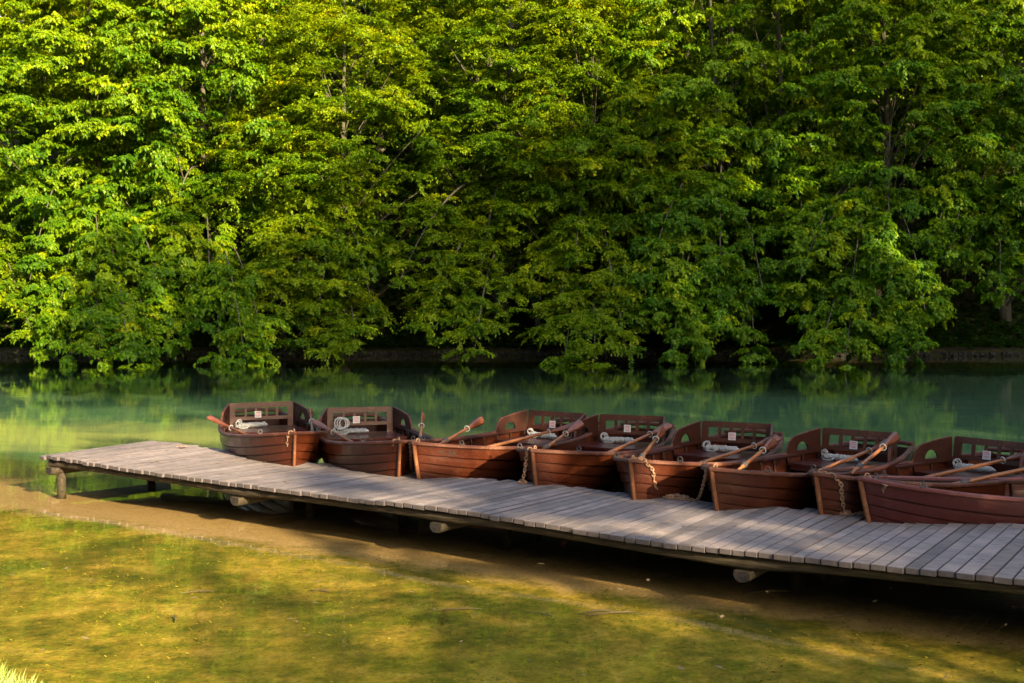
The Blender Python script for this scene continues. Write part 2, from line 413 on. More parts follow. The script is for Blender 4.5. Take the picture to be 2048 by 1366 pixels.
PROTO = {
 'broad': [spray_proto(100+i, 82, .175, .115, .62) for i in range(7)],
 'fine': [spray_proto(200+i, 105, .130, .082, .35) for i in range(7)],
 'far': [spray_proto(300+i, 42, .26, .17, .55) for i in range(5)],
}
def build_crown(kind, P, az, sc, tilt, tone, rng):
    protos = PROTO[kind]; pick = rng.integers(0, len(protos), len(P)); co = []; tn = []
    for k, pr in enumerate(protos):
        idx = np.where(pick == k)[0]
        if not len(idx): continue
        a = az[idx]; t = tilt[idx]; s = sc[idx]; ca, sa, ct, stt = np.cos(a), np.sin(a), np.cos(t), np.sin(t)
        R = np.zeros((len(idx), 3, 3))
        R[:, 0, 0] = ca*ct; R[:, 0, 1] = -sa; R[:, 0, 2] = ca*stt
        R[:, 1, 0] = sa*ct; R[:, 1, 1] = ca; R[:, 1, 2] = sa*stt
        R[:, 2, 0] = -stt; R[:, 2, 2] = ct
        # leaves keep their real size: scale the positions of the leaf bases only
        b = pr[:, :1, :]; off = pr - b
        v = np.einsum('sij,nkj->snki', R, off) + np.einsum('sij,nkj->snki', R, b)*s[:, None, None, None] + P[idx][:, None, None, :]
        co.append(v.reshape(-1, 3)); tn.append(np.repeat(tone[idx], len(pr)))
    return np.concatenate(co), np.concatenate(tn)
def crown_mesh(name, co, tone, mat):
    n = len(co)//4
    me = np_mesh(name, co, np.arange(n*4), np.arange(n)*4, np.full(n, 4), mat)
    a = me.attributes.new('tone', 'FLOAT', 'FACE'); a.data.foreach_set('value', tone.astype(np.float32))
    return me
def limb_path(p0, az, el, L, sag, rng, n=9):
    pts = [np.array(p0, float)]; a = az
    for i in range(n):
        u = i/n; e = el - sag*u*1.5; a += rng.normal(0, .08)
        pts.append(pts[-1] + L/n*np.array([math.cos(a)*math.cos(e), math.sin(a)*math.cos(e), math.sin(e)]))
    return pts
def bez(p0, p1, p2, n=12):
    p0, p1, p2 = map(lambda p: np.array(p, float), (p0, p1, p2))
    return [p0*(1-u)**2 + p1*2*u*(1-u) + p2*u*u for u in np.linspace(0, 1, n)]
TREES = []
def grow(h, R, kind, seed, trunk_r=.22, lean=(0, 0), n_limb=34, lo=.16, front=None, boughs=(), dens=1.0, tone0=.45, stems=1, limb_len=1.0, spread=1.0):
    """Returns (trunk builder, crown coordinates, tones) for a tree standing at the origin."""
    rng = np.random.default_rng(seed); tb = MB(); P = []; A = []; S = []; T = []; TN = []
    tops = []
    for sidx in range(stems):
        pts = []; ox = rng.normal(0, .05, 2); la = rng.uniform(0, 6.28) if stems > 1 else 0; lm = .10*h*(stems > 1)
        for i in range(13):
            u = i/12
            pts.append((lean[0]*u*u*h + ox[0]*h*math.sin(u*3)*.5 + math.cos(la)*lm*u, lean[1]*u*u*h + ox[1]*h*math.sin(u*2.4)*.5 + math.sin(la)*lm*u, -.4 + (h+.4)*u*.97))
        rr = trunk_r*(1 if stems == 1 else .75)
        tb.tube(pts, [rr*(1.45 if i == 0 else 1.15 if i == 1 else 1)*(1 - i/13)**.8 + .012 for i in range(13)], 10)
        tops.append(pts)
    flat = kind == 'fine'
    def clump(c, az, size, tone, droop=0.0):
        m = rng.integers(6, 9) if kind != 'far' else 7
        tone = tone + rng.normal(0, .10)
        for k in range(m):
            aa = az + rng.uniform(-2.2, 2.2) if k else az
            P.append(np.array(c) + np.array([math.cos(aa), math.sin(aa), 0])*rng.uniform(-.12, .30)*size + rng.normal(0, .10, 3)*np.array([1, 1, .8 if flat else 1.1]))
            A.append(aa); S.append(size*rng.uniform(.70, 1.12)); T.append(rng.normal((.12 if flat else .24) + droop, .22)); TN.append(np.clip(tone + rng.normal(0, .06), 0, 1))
    def prof(f): return (.55 + .45*min(1, (f-lo)/.12)) * (1 - .80*max(0, (f-.42)/.58)**1.5)
    n_cl = int(n_limb*3.6*dens)
    for i in range(n_cl):
        f = lo + (1.0-lo)*((i + rng.random())/n_cl)**1.05
        az = rng.uniform(0, 6.283) if front is None else front + rng.normal(0, 1.15) + .35*math.sin(i*.9)
        depth = rng.choice([1, 1, 1, .72, .5]); rr_ = R*prof(f)*depth*rng.uniform(.80, 1.08)*limb_len
        pts = tops[i % len(tops)]; k = min(f*12, 11.9); j = int(k); q0 = np.array(pts[j])*(1-(k-j)) + np.array(pts[j+1])*(k-j)
        c = q0 + np.array([math.cos(az)*rr_, math.sin(az)*rr_, rng.normal(0, .60) + .10*rr_ - .3*(1-f)*rr_*.5])
        clump(c, az, rng.uniform(.85, 1.45) if not flat else rng.uniform(.95, 1.6), tone0 + .62*(f-.48))  # yellower new leaves towards the top, putting sunlight into the crown colour
        if i % 7 == 0 and rr_ > 1.2:
            kk = max(0, f - .16 - .02*rr_)*12; jj = int(kk); p0 = np.array(pts[jj])*(1-(kk-jj)) + np.array(pts[min(jj+1, 12)])*(kk-jj)
            path = bez(p0, (p0 + c)/2 + np.array([0, 0, .10*rr_]), c - np.array([0, 0, .08]), 9)
            r0 = trunk_r*(.26 - .15*f); tb.tube(path, [r0*(1 - .85*q/8)+.008 for q in range(9)], 5, cap=False)
    for (b, h0) in boughs:         # boughs that arch from the trunk at height h0 down to the tip b
        k = min(h0/h*12, 11.9); j = int(k); p0 = np.array(tops[0][j])
        b = np.array(b, float); mid = (p0*.45+b*.55); mid[2] = max(p0[2], b[2]) + .10*np.linalg.norm(b-p0)
        path = bez(p0, mid, b, 15); L = np.linalg.norm(b-p0)
        tb.tube(path, [trunk_r*.24*(1 - .88*q/14)+.006 for q in range(15)], 6, cap=False)
        d = 0.0; pa = np.array(path); a = math.atan2(*(pa[-1]-pa[-4])[1::-1]); tn_b = tone0 + rng.normal(.04, .08)
        while d < min(L*.62, 4.6):
            u = 1 - d/L; q = u*14; j = min(int(q), 13); c = pa[j]*(1-(q-j)) + pa[j+1]*(q-j)
            w = .25 + .42*min(d, 2.2)
            for _ in range(1 if d < .6 else 2):
                clump(c + np.array([-math.sin(a), math.cos(a), 0])*rng.uniform(-w, w) + np.array([0, 0, rng.normal(0, .12) - .05]), a + rng.normal(0, .35), rng.uniform(.62, 1.0)*(1.2 if flat else 1), tn_b, .12)
            d += rng.uniform(.55, .85)
    P = np.array(P); co, tn = build_crown(kind, P, np.array(A), np.array(S), np.array(T), np.array(TN), rng)
    return tb, co, tn
def plant(name, x, y, label, group, cat='tree', mat='leaf_broad', **kw):
    z = hill_z(x, y); root = tag(empty(name, (x, y, z)), label, cat, group)
    bs = [((aty(px, py, Y)[0]-x, Y-y, aty(px, py, Y)[2]-z), h0) for px, py, Y, h0 in kw.pop('boughs', ())]
    tb, co, tn = grow(boughs=bs, **kw)
    tb.build('trunk', M['bark'], root, smooth=True)
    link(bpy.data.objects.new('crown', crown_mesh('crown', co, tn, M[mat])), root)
    TREES.append(root); print(name, len(co)//4)
    return root
def X_at(px, Y): return (px - CX)/F*Y
FR = -math.pi/2
G1 = 'broadleaf trees leaning over the far bank'
B, Fi = 'broad', 'fine'
# px of the trunk foot, Y, height, crown radius, kind, trunk radius, boughs (px, py, Y of the tip, height at the trunk), label
front = [
 (-60, 54.5, 17, 5.5, Fi, .22, [(-10, 640, 47, 6), (40, 600, 47, 7), (60, 655, 46, 5), (-30, 520, 48, 9)], 'dim green tree cut by the left edge of the picture beside the lake'),
 (175, 54.5, 18, 5.8, B, .20, [(90, 690, 45.5, 5), (140, 708, 44.5, 5), (200, 722, 43.5, 5), (262, 722, 43.3, 5), (310, 690, 45, 5), (120, 620, 46, 7), (250, 640, 45, 7), (330, 600, 47, 8), (60, 560, 47, 9), (200, 560, 46, 8)], 'tree at the left whose lowest boughs dip into the water'),
 (410, 55.5, 19, 5.5, B, .24, [(380, 640, 47, 6), (440, 705, 44.8, 5), (490, 722, 43.8, 5), (530, 700, 45, 5), (420, 590, 47, 7), (330, 530, 48, 9)], 'tree with a low tip of leaves touching the water behind the first boat'),
 (690, 54.0, 17, 5.2, Fi, .20, [(600, 670, 47, 4.5), (650, 690, 46.5, 4), (710, 682, 46.5, 4), (560, 610, 47, 6), (640, 600, 47, 6), (740, 600, 48, 6), (560, 540, 47.5, 8)], 'small leaved tree with flat yellowish layers left of the dark hollow'),
 (1000, 56.5, 21, 5.6, Fi, .36, [(840, 640, 47.5, 5), (905, 655, 47, 5), (950, 695, 45.8, 4.5), (880, 590, 47.5, 6), (800, 560, 48, 7), (960, 560, 49, 7)], 'thick old trunk with spreading roots beside the dark hollow'),
 (1180, 54.5, 18, 5.4, Fi, .22, [(1090, 660, 47, 4), (1130, 712, 44.8, 4), (1190, 722, 44.2, 4), (1250, 700, 45, 4.5), (1120, 590, 48, 6), (1230, 620, 46.5, 6), (1290, 650, 46.5, 5), (1150, 520, 48, 8)], 'tree with thin flat sprays brushing the water right of centre'),
 (1480, 55.0, 20, 5.8, B, .27, [(1340, 705, 45, 5), (1400, 695, 45.5, 5), (1440, 650, 46, 6), (1510, 688, 46, 5.5), (1530, 610, 46.5, 7), (1360, 600, 46, 7), (1300, 540, 47, 9), (1440, 540, 47, 8.5)], 'tree with a pair of pale grey trunks right of centre'),
 (1740, 54.5, 19, 5.8, B, .25, [(1640, 716, 43.6, 5.5), (1690, 722, 43.2, 5), (1730, 690, 44.5, 6), (1800, 700, 44, 5.5), (1840, 695, 43.8, 6), (1850, 620, 44.5, 7.5), (1600, 560, 46, 8), (1700, 600, 45, 8), (1780, 560, 45, 8.5), (1640, 500, 46.5, 9)], 'bright green tree hanging lowest over the water at the right'),
 (2010, 56.0, 19, 5.6, B, .24, [(1900, 500, 48, 8), (1930, 560, 48, 8), (2000, 580, 48, 7.5), (2060, 560, 48, 8), (1880, 440, 48, 10)], 'tree at the right edge standing over the dark shaded bank'),
]
sid = 500
for px, Y, h, R, kind, tr, bo, lab in front:
    sid += 1
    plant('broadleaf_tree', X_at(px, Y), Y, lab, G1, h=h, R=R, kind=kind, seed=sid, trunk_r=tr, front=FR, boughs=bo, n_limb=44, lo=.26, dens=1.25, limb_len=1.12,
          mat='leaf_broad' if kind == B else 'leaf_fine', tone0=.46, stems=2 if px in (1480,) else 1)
# the second rank, higher up the slope, a few with labels of their own
second = [
 (40, 61, 20, B, 'tall sunlit tree on the slope in the top left corner'),
 (300, 62, 21, Fi, 'yellow sunlit crown above the pink lit trunks'),
 (520, 60.5, 20, B, 'tree on the slope with warm lit bare trunks showing through the leaves'),
 (760, 63, 21, Fi, 'bright yellow green tree left of the dark forked stems'),
 (950, 64, 23, Fi, 'forked tree whose dark stems rise to the top edge'),
 (1160, 62, 20, Fi, 'tree on the slope between the forked stems and the bright right crowns'),
 (1350, 61, 21, B, 'leafy tree on the slope with sunlit tips above the pale trunks'),
 (1620, 62, 22, B, 'tall tree on the slope behind the lowest hanging boughs'),
 (1860, 61, 21, B, 'dark green tree on the slope at the upper right'),
 (2090, 62, 21, B, 'shaded tree in the top right corner'),
]
for px, Y, h, kind, lab in second:
    sid += 1
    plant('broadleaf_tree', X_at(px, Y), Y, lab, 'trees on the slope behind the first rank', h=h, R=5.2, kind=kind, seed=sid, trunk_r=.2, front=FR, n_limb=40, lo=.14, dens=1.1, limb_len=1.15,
          mat='leaf_broad' if kind == B else 'leaf_fine', tone0=.58, stems=3 if px == 950 else 1)  # higher base tone, the sunlit look of the slope crowns put into leaf colour
# lower trees that fill the gaps between the first rank
infill = [(290, 53.6, 11, B, [(260, 660, 46, 4), (340, 690, 45.5, 4), (300, 560, 47, 6)], 'low bushy tree filling the gap left of the dipping bough'),
          (565, 53.8, 12, Fi, [(520, 640, 46.5, 4), (600, 560, 47, 7)], 'low tree between the dipping bough and the yellowish layered tree'),
          (1075, 54.6, 12, Fi, [(1080, 600, 48, 5)], 'slim low tree just right of the thick old trunk'),
          (1330, 53.8, 11.5, B, [(1320, 640, 46, 4), (1290, 590, 46.5, 5), (1370, 560, 46.5, 7)], 'low leafy tree left of the pair of pale grey trunks'),
          (1610, 54.2, 12.5, B, [(1570, 600, 46.5, 5), (1650, 640, 45.5, 4), (1600, 500, 47, 8)], 'low leafy tree between the pale trunks and the lowest hanging boughs'),
          (1900, 56.5, 12, Fi, [], 'slim tree standing in the dark gap near the right edge')]
for px, Y, h, kind, bo, lab in infill:
    sid += 1
    plant('broadleaf_tree', X_at(px, Y), Y, lab, 'low trees at the foot of the slope', h=h, R=4.2, kind=kind, seed=sid, trunk_r=.12, front=FR, boughs=bo, n_limb=26, lo=.30, dens=1.1,
          mat='leaf_broad' if kind == B else 'leaf_fine', tone0=.50)
# far ranks share two grown trees
far_src = []
for k in range(3):
    sid += 1
    tb, co, tn = grow(h=19+k, R=5.5, kind='far', seed=sid, n_limb=40, lo=.15, dens=.9, tone0=.55)
    far_src.append((tb.mesh('trunk', M['bark'], True), crown_mesh('crown', co, tn, M['leaf_fine' if k == 1 else 'leaf_broad'])))
def far_tree(x, y, k, rz, s, label, group, name='forest_tree'):
    root = tag(empty(name, (x, y, hill_z(x, y)), rz), label, 'tree', group); root.scale = (s, s, s)
    for nm, me in zip(('trunk', 'crown'), far_src[k % 3]): link(bpy.data.objects.new(nm, me), root)
    return root
r = random.Random(3)
for Y, n0, n1, st in ((69, -28, 25, 4.6), (78, -34, 29, 5.2), (89, -40, 33, 6.0), (100, -46, 37, 6.4), (112, -50, 41, 6.5)):
    x = n0
    while x < n1:
        far_tree(x + r.uniform(-1, 1), Y + r.uniform(-2, 2), r.randrange(3), r.uniform(0, 6.28), r.uniform(.9, 1.15),
                 'crown in the unbroken forest high up the slope behind the lakeside trees', 'forest trees high on the slope')
        x += st
# the wooded shore to the right, whose trees shade the boats and the foot of the forest
rs = random.Random(21); k = 0
def sa(s_, a_): return .8*s_ + .6*a_, .6*s_ - .8*a_       # across the sun's direction, and towards the sun
for a_, s0, s1, st, sc_ in ((60, 20.5, 62, 5.0, 1.04), (69, 22, 40, 6, .95), (36, 22, 50, 6, .85), (62, 17.5, 19, 5, 1.22)):
    q = s0
    while q < s1:
        k += 1; xx, yy = sa(q + rs.uniform(-.8, .8), a_ + rs.uniform(-2, 2))
        far_tree(xx, yy, k, k*1.7, sc_*rs.uniform(.92, 1.08), 'tree on the steep wooded shore that shades the boats', 'trees on the shore to the side'); q += st
for s_, a_, sc_, kk in ((11.4, 9, .50, 0), (12.4, 16, .62, 1), (8.9, 13, .62, 2), (10.0, 26, .90, 1), (4.0, 40, .80, 2)):
    xx, yy = sa(s_, a_)
    far_tree(xx, yy, kk, xx, sc_, 'tree on the near bank that throws dappled shade on the jetty', 'trees on the near bank')

for xx, yy in ((-5, -9), (-11, -7), (-17, -4), (-24, -1), (-31, 3), (-8, -16), (-15, -14), (-22, -11), (-3, -17), (-30, -7), (2, -24), (-12, -23), (-5, -28), (-38, 8), (-44, 14)):
    far_tree(xx, yy, int(xx*3) % 3, xx*1.3, rs.uniform(.9, 1.15), 'forest tree on the near shore behind the viewer', 'forest on the near shore')

# undergrowth on the foot of the slope
rng = np.random.default_rng(77); N = 7000
x = rng.uniform(-26, 26, N); y = np.array([far_y(a) for a in x]) + np.where(rng.random(N) < .16, .35, 1.9) + np.abs(rng.normal(0, 3.0, N)); z = np.array([hill_z(a, b) for a, b in zip(x, y)]) + rng.uniform(.02, .28, N)
co, tn = build_crown('fine', np.stack([x, y, z], 1), rng.uniform(0, 6.28, N), rng.uniform(.3, .6, N), rng.uniform(-.8, .3, N), rng.uniform(.1, .8, N), rng)
q4 = co.reshape(-1, 4, 3); sel = rng.random(len(q4)) < .28; co = q4[sel].reshape(-1, 3); tn = tn[sel]
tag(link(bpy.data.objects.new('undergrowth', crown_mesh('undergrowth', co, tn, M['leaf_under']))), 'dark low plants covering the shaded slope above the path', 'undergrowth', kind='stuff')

# ------------------------------------------------------------------ jetty
jr = random.Random(9)
jetty = tag(empty('wooden_jetty', (float(NC[0]), float(NC[1]), 0), math.atan2(JD[1], JD[0])), 'long low jetty of grey weathered planks beside the row of boats', 'jetty')
def to_j(x, y): dx, dy = x - NC[0], y - NC[1]; return dx*JD[0] + dy*JD[1], dx*JN[0] + dy*JN[1]
def zs(tab, x): return float(np.interp(x, tab[:, 0], tab[:, 1]))
u0 = to_j(*atz(90, 910, ZD)[:2])[0]
u0f = to_j(*atz(341, 884, ZD)[:2])[0]
def line_at(c, d, u):        # v of an edge line at jetty coordinate u
    cu, cv = to_j(*c); du = d[0]*JD[0] + d[1]*JD[1]; dv = d[0]*JN[0] + d[1]*JN[1]
    return cv + (u - cu)*dv/du
deck_ax = (-.35, .937); mb = MB(); u = u0; th = .048; END = u0 + 19.5; i = 0
while u < END:
    w = jr.choice((.118, .13, .14, .15, .16)); un = u + w/2; skew = (u0f - u0)*max(0, 1 - (u - u0)/9.0)
    uf = un + skew + .0
    vn = line_at(NC, ND, un) - jr.uniform(-.008, .014); vf = line_at(FC, FD, uf) + jr.uniform(-.05, .05)
    pn = np.array(NC) + JD*un + JN*vn; pf = np.array(NC) + JD*uf + JN*vf
    zn = zs(NZ, pn[0]) + jr.uniform(-.004, .004); zf = zs(FZ, pf[0]) + jr.uniform(-.005, .005)
    if u == u0: zn = ZD
    d = Vector((uf - un, vf - vn, zf - zn)); L = d.length; ax = d.normalized(); ay = Vector((0, 0, 1)).cross(ax).normalized(); az_ = ax.cross(ay)
    rot = Matrix((ax, ay, az_)).transposed() @ Matrix.Rotation(jr.uniform(-.014, .014), 3, 'X')
    c = Vector((un, vn, zn)) + d/2 - az_*th/2
    mb.box(c, (L, w - .007 - jr.uniform(0, .006), th), rot, .005)
    u += w; i += 1
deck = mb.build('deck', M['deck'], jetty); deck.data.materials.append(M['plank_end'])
for p in deck.data.polygons:
    if p.normal.z < .9: p.material_index = 1
def zmid(u, near=True):
    p = np.array(NC) + JD*u + JN*(line_at(NC, ND, u) if near else line_at(FC, FD, u)); return zs(NZ if near else FZ, p[0])
# longitudinal half logs under the planks
cross_u = []
for px, py in ((150, 942), (462, 1000), (872, 1048), (1490, 1148), (2300, 1230)):
    k = (px - CX)/F; c = NC + JN*.02; s = (k*c[1] - c[0])/(JD[0] - k*JD[1]); cross_u.append(s)
cross_u[0] = u0 + .28
for a, b in zip([u0 + .12] + cross_u[1:], cross_u[1:] + [END]):
    for near in (True, False):
        pts = []; rad = []
        for q in range(9):
            f = q/8; uu = a + (b - a)*f + .04; vv = (line_at(NC, ND, uu) + .115) if near else (line_at(FC, FD, uu) - .12)
            if not near and uu < u0f: vv -= 0
            rr = .056 + .026*abs(2*f-1) ** 3
            pts.append((uu, vv, zmid(uu, near) - th - rr*.82)); rad.append(rr)
        if not near: pts = pts[1:]; rad = rad[1:]
        mb = MB(); mb.tube(pts, rad, 12, .8); mb.build('stringer', M['log'], jetty, smooth=False)
for k, cu in enumerate(cross_u):
    vn = line_at(NC, ND, cu) + (.015 if k else -.03); vf = line_at(FC, FD, cu) + .05; zz = zmid(cu) - th - .155
    if k == 0: zz += .02
    sk = (u0f - u0)*max(0, 1 - (cu - u0)/9.0)
    pts = [(cu + sk*f, vn + (vf - vn)*f, zz + .02*f) for f in (0, .02, .3, .6, 1)]
    mb = MB(); mb.tube(pts, [.076, .084, .086, .088, .088], 16, .92)
    mb.v = [(x, y, min(z_, zz + .025 + .02*(y > vn+.3))) for x, y, z_ in mb.v]
    o = mb.build('cross_log', M['log'], jetty); o.data.materials.append(M['endgrain']); 
    for p in o.data.polygons:
        if len(p.vertices) > 4: p.material_index = 1
    for f, dv in ((.10, .0), (.85, 0)) if k == 0 else ((.62, 0), (.9, 0)):
        bx, by = cu + sk*f + .0, vn + (vf - vn)*f; mb = MB()
        mb.tube([(bx + .03, by, zz - .95), (bx, by, zz - .3), (bx, by, zz - .03)], [.062, .058, .054], 12)
        mb.build('post', M['log'], jetty, smooth=True)

# ------------------------------------------------------------------ weed and litter
def mat_weed():
    t = NT('water_weed'); r_ = t.n('NewGeometry').outputs['Random Per Island']
    c = t.ramp(r_, [(0, (.05, .055, .006)), (.35, (.11, .10, .010)), (.75, (.20, .155, .018)), (1, (.30, .22, .04))])
    return t.done(principled(t, c, .9, None, .1))
M['weed'] = mat_weed()
rg = np.random.default_rng(8); g_co = []; cnt = 0
while cnt < 10000:
    x = rg.uniform(-9.5, 8.5); y = rg.uniform(6.6, 19)
    d = (x - NC[0])*JN[0] + (y - NC[1])*JN[1]
    if d - .10*x > -.02 + rg.normal(0, .15) or y < near_y(x) + .1: continue
    if fn(x, y, 1.3, 3) + .5*fn(x, y, 4, 6) < rg.uniform(-.75, .25): continue
    cnt += 1; z = bed_z(x, y) - .004; h = rg.uniform(.004, .02); a = rg.uniform(0, 6.283); l = rg.uniform(.015, .05); w = rg.uniform(.0015, .0035)
    ca, sa_ = math.cos(a), math.sin(a)
    g_co += [(x - sa_*w, y + ca*w, z), (x + sa_*w, y - ca*w, z), (x + ca*l*.6 + sa_*w, y + sa_*l*.6 - ca*w, z + h), (x + ca*l, y + sa_*l, z + h*.9)]
q = np.arange(len(g_co)).reshape(-1, 4)
tag(link(bpy.data.objects.new('water_weed', np_mesh('water_weed', g_co, q.ravel(), np.arange(len(q))*4, np.full(len(q), 4), M['weed']))), 'short golden olive weed carpeting the shallow lake bed', 'water weed', kind='stuff')
lr = np.random.default_rng(12); P_ = []
for k in range(150):
    if k < 90:
        uu = lr.uniform(u0 + .3, u0 + 16); f = lr.uniform(.04, .96)
        pn = np.array(NC) + JD*uu + JN*line_at(NC, ND, uu); pf = np.array(NC) + JD*uu + JN*line_at(FC, FD, uu); p = pn*(1-f) + pf*f
        P_.append((p[0], p[1], zs(NZ, pn[0])*(1-f) + zs(FZ, pf[0])*f + .012))
    else:
        P_.append((lr.uniform(-7, 4), lr.uniform(7.6, 11), .004))
lco = []
for p in P_:
    a = lr.uniform(0, 6.283); L = lr.uniform(.02, .045); c, s_ = math.cos(a)*L, math.sin(a)*L
    lco += [(p[0]-c, p[1]-s_, p[2]), (p[0]+s_*.45, p[1]-c*.45, p[2]+.004), (p[0]+c, p[1]+s_, p[2]+.006), (p[0]-s_*.45, p[1]+c*.45, p[2]+.003)]
q = np.arange(len(lco)).reshape(-1, 4)
tag(link(bpy.data.objects.new('fallen_leaves', np_mesh('fallen_leaves', lco, q.ravel(), np.arange(len(q))*4, np.full(len(q), 4), mat_simple('dry_leaf', (.20, .14, .07), .8, 0, .4, 3)))), 'small dry leaves scattered over the jetty planks and the shallow water', 'fallen leaves', kind='stuff')

# ------------------------------------------------------------------ boats
BL = 3.75
def b_half(t):
    return .72*(1 - (1 - t/.5)**2.4)**.80 if t < .5 else .72 - .33*((t-.5)/.5)**2.0
def b_sheer(t): return .60 + .175*max(0, 1 - t/.62)**2 + .07*max(0, (t - .55)/.45)**1.6
def b_keel(t): return -.14 + .10*max(0, (t-.7)/.3)**2 + .04*max(0, .12 - t)/.12
def hull_pt(t, q, side, off=0.0):
    t = max(0.0, t); w = min(1.0, .05 + t/.45)
    y = b_half(t)*(w*math.sin(q*math.pi/2) + (1-w)*q**.9); f = w*(1 - math.cos(q*math.pi/2))**1.0 + (1-w)*q**1.05
    z = b_keel(t) + (b_sheer(t) - b_keel(t))*f
    x = t*BL + .20*(1 - f)*(1 - t)**5 - .10*(1-f)*0 - (.16*(1-f) if 0 else 0)*t
    y2 = y + off*math.sin(max(q, .15)*math.pi/2); z2 = z - off*math.cos(q*math.pi/2)*.6
    if off > 0 and t < .03: y2 = y + off*.5
    return Vector((x, side*max(y2, 0.0), z2))
TS = [0, .006, .015, .03, .05, .08, .12, .17, .23, .3, .38, .46, .54, .62, .7, .78, .86, .93, 1.0]
QS = [0.0, .16, .30, .43, .55, .66, .77, .88, 1.0]
def hull_builder():
    mb = MB()
    for side in (1, -1):
        rows = []
        for i in range(len(QS)-1):
            for q, off in ((QS[i], .019 if i else 0), ((QS[i]*.5+QS[i+1]*.5), .010)) + (((QS[i+1]-.020, .001), (QS[i+1]-.016, -.013), (QS[i+1], -.013)) if i < 7 else ((.98, .004), (1.0, 0))):
                rows.append([hull_pt(t, q, side, off) for t in TS])
        if side < 0: rows = [list(reversed(r)) for r in rows]
        mb.grid(rows)
        inn = [[hull_pt(t, q, side, -.022) + Vector((.02 if t < .02 else 0, 0, 0)) for t in TS] for q in np.linspace(0, 1, 13)]
        if side > 0: inn = [list(reversed(r)) for r in inn]
        mb.grid(inn)
    return mb
def sweep(pts, w, h, up=(0, 0, 1), mb=None):
    mb = mb or MB(); pts = [Vector(p) for p in pts]; vs = []; N = len(pts)
    for i, p in enumerate(pts):
        t = (pts[min(i+1, N-1)] - pts[max(i-1, 0)]).normalized(); a = t.cross(Vector(up)).normalized(); b = a.cross(t)
        c = min(w, h)*.28
        for sx, sy in ((-w/2, -h/2+c), (-w/2+c, -h/2), (w/2-c, -h/2), (w/2, -h/2+c), (w/2, h/2-c), (w/2-c, h/2), (-w/2+c, h/2), (-w/2, h/2-c)): vs.append(p + a*sx + b*sy)
    fs = [(i*8+k, i*8+(k+1) % 8, (i+1)*8+(k+1) % 8, (i+1)*8+k) for i in range(N-1) for k in range(8)] + [list(range(7, -1, -1)), [(N-1)*8+k for k in range(8)]]
    return mb.add(vs, fs)
BX = 3.10      # backrest position
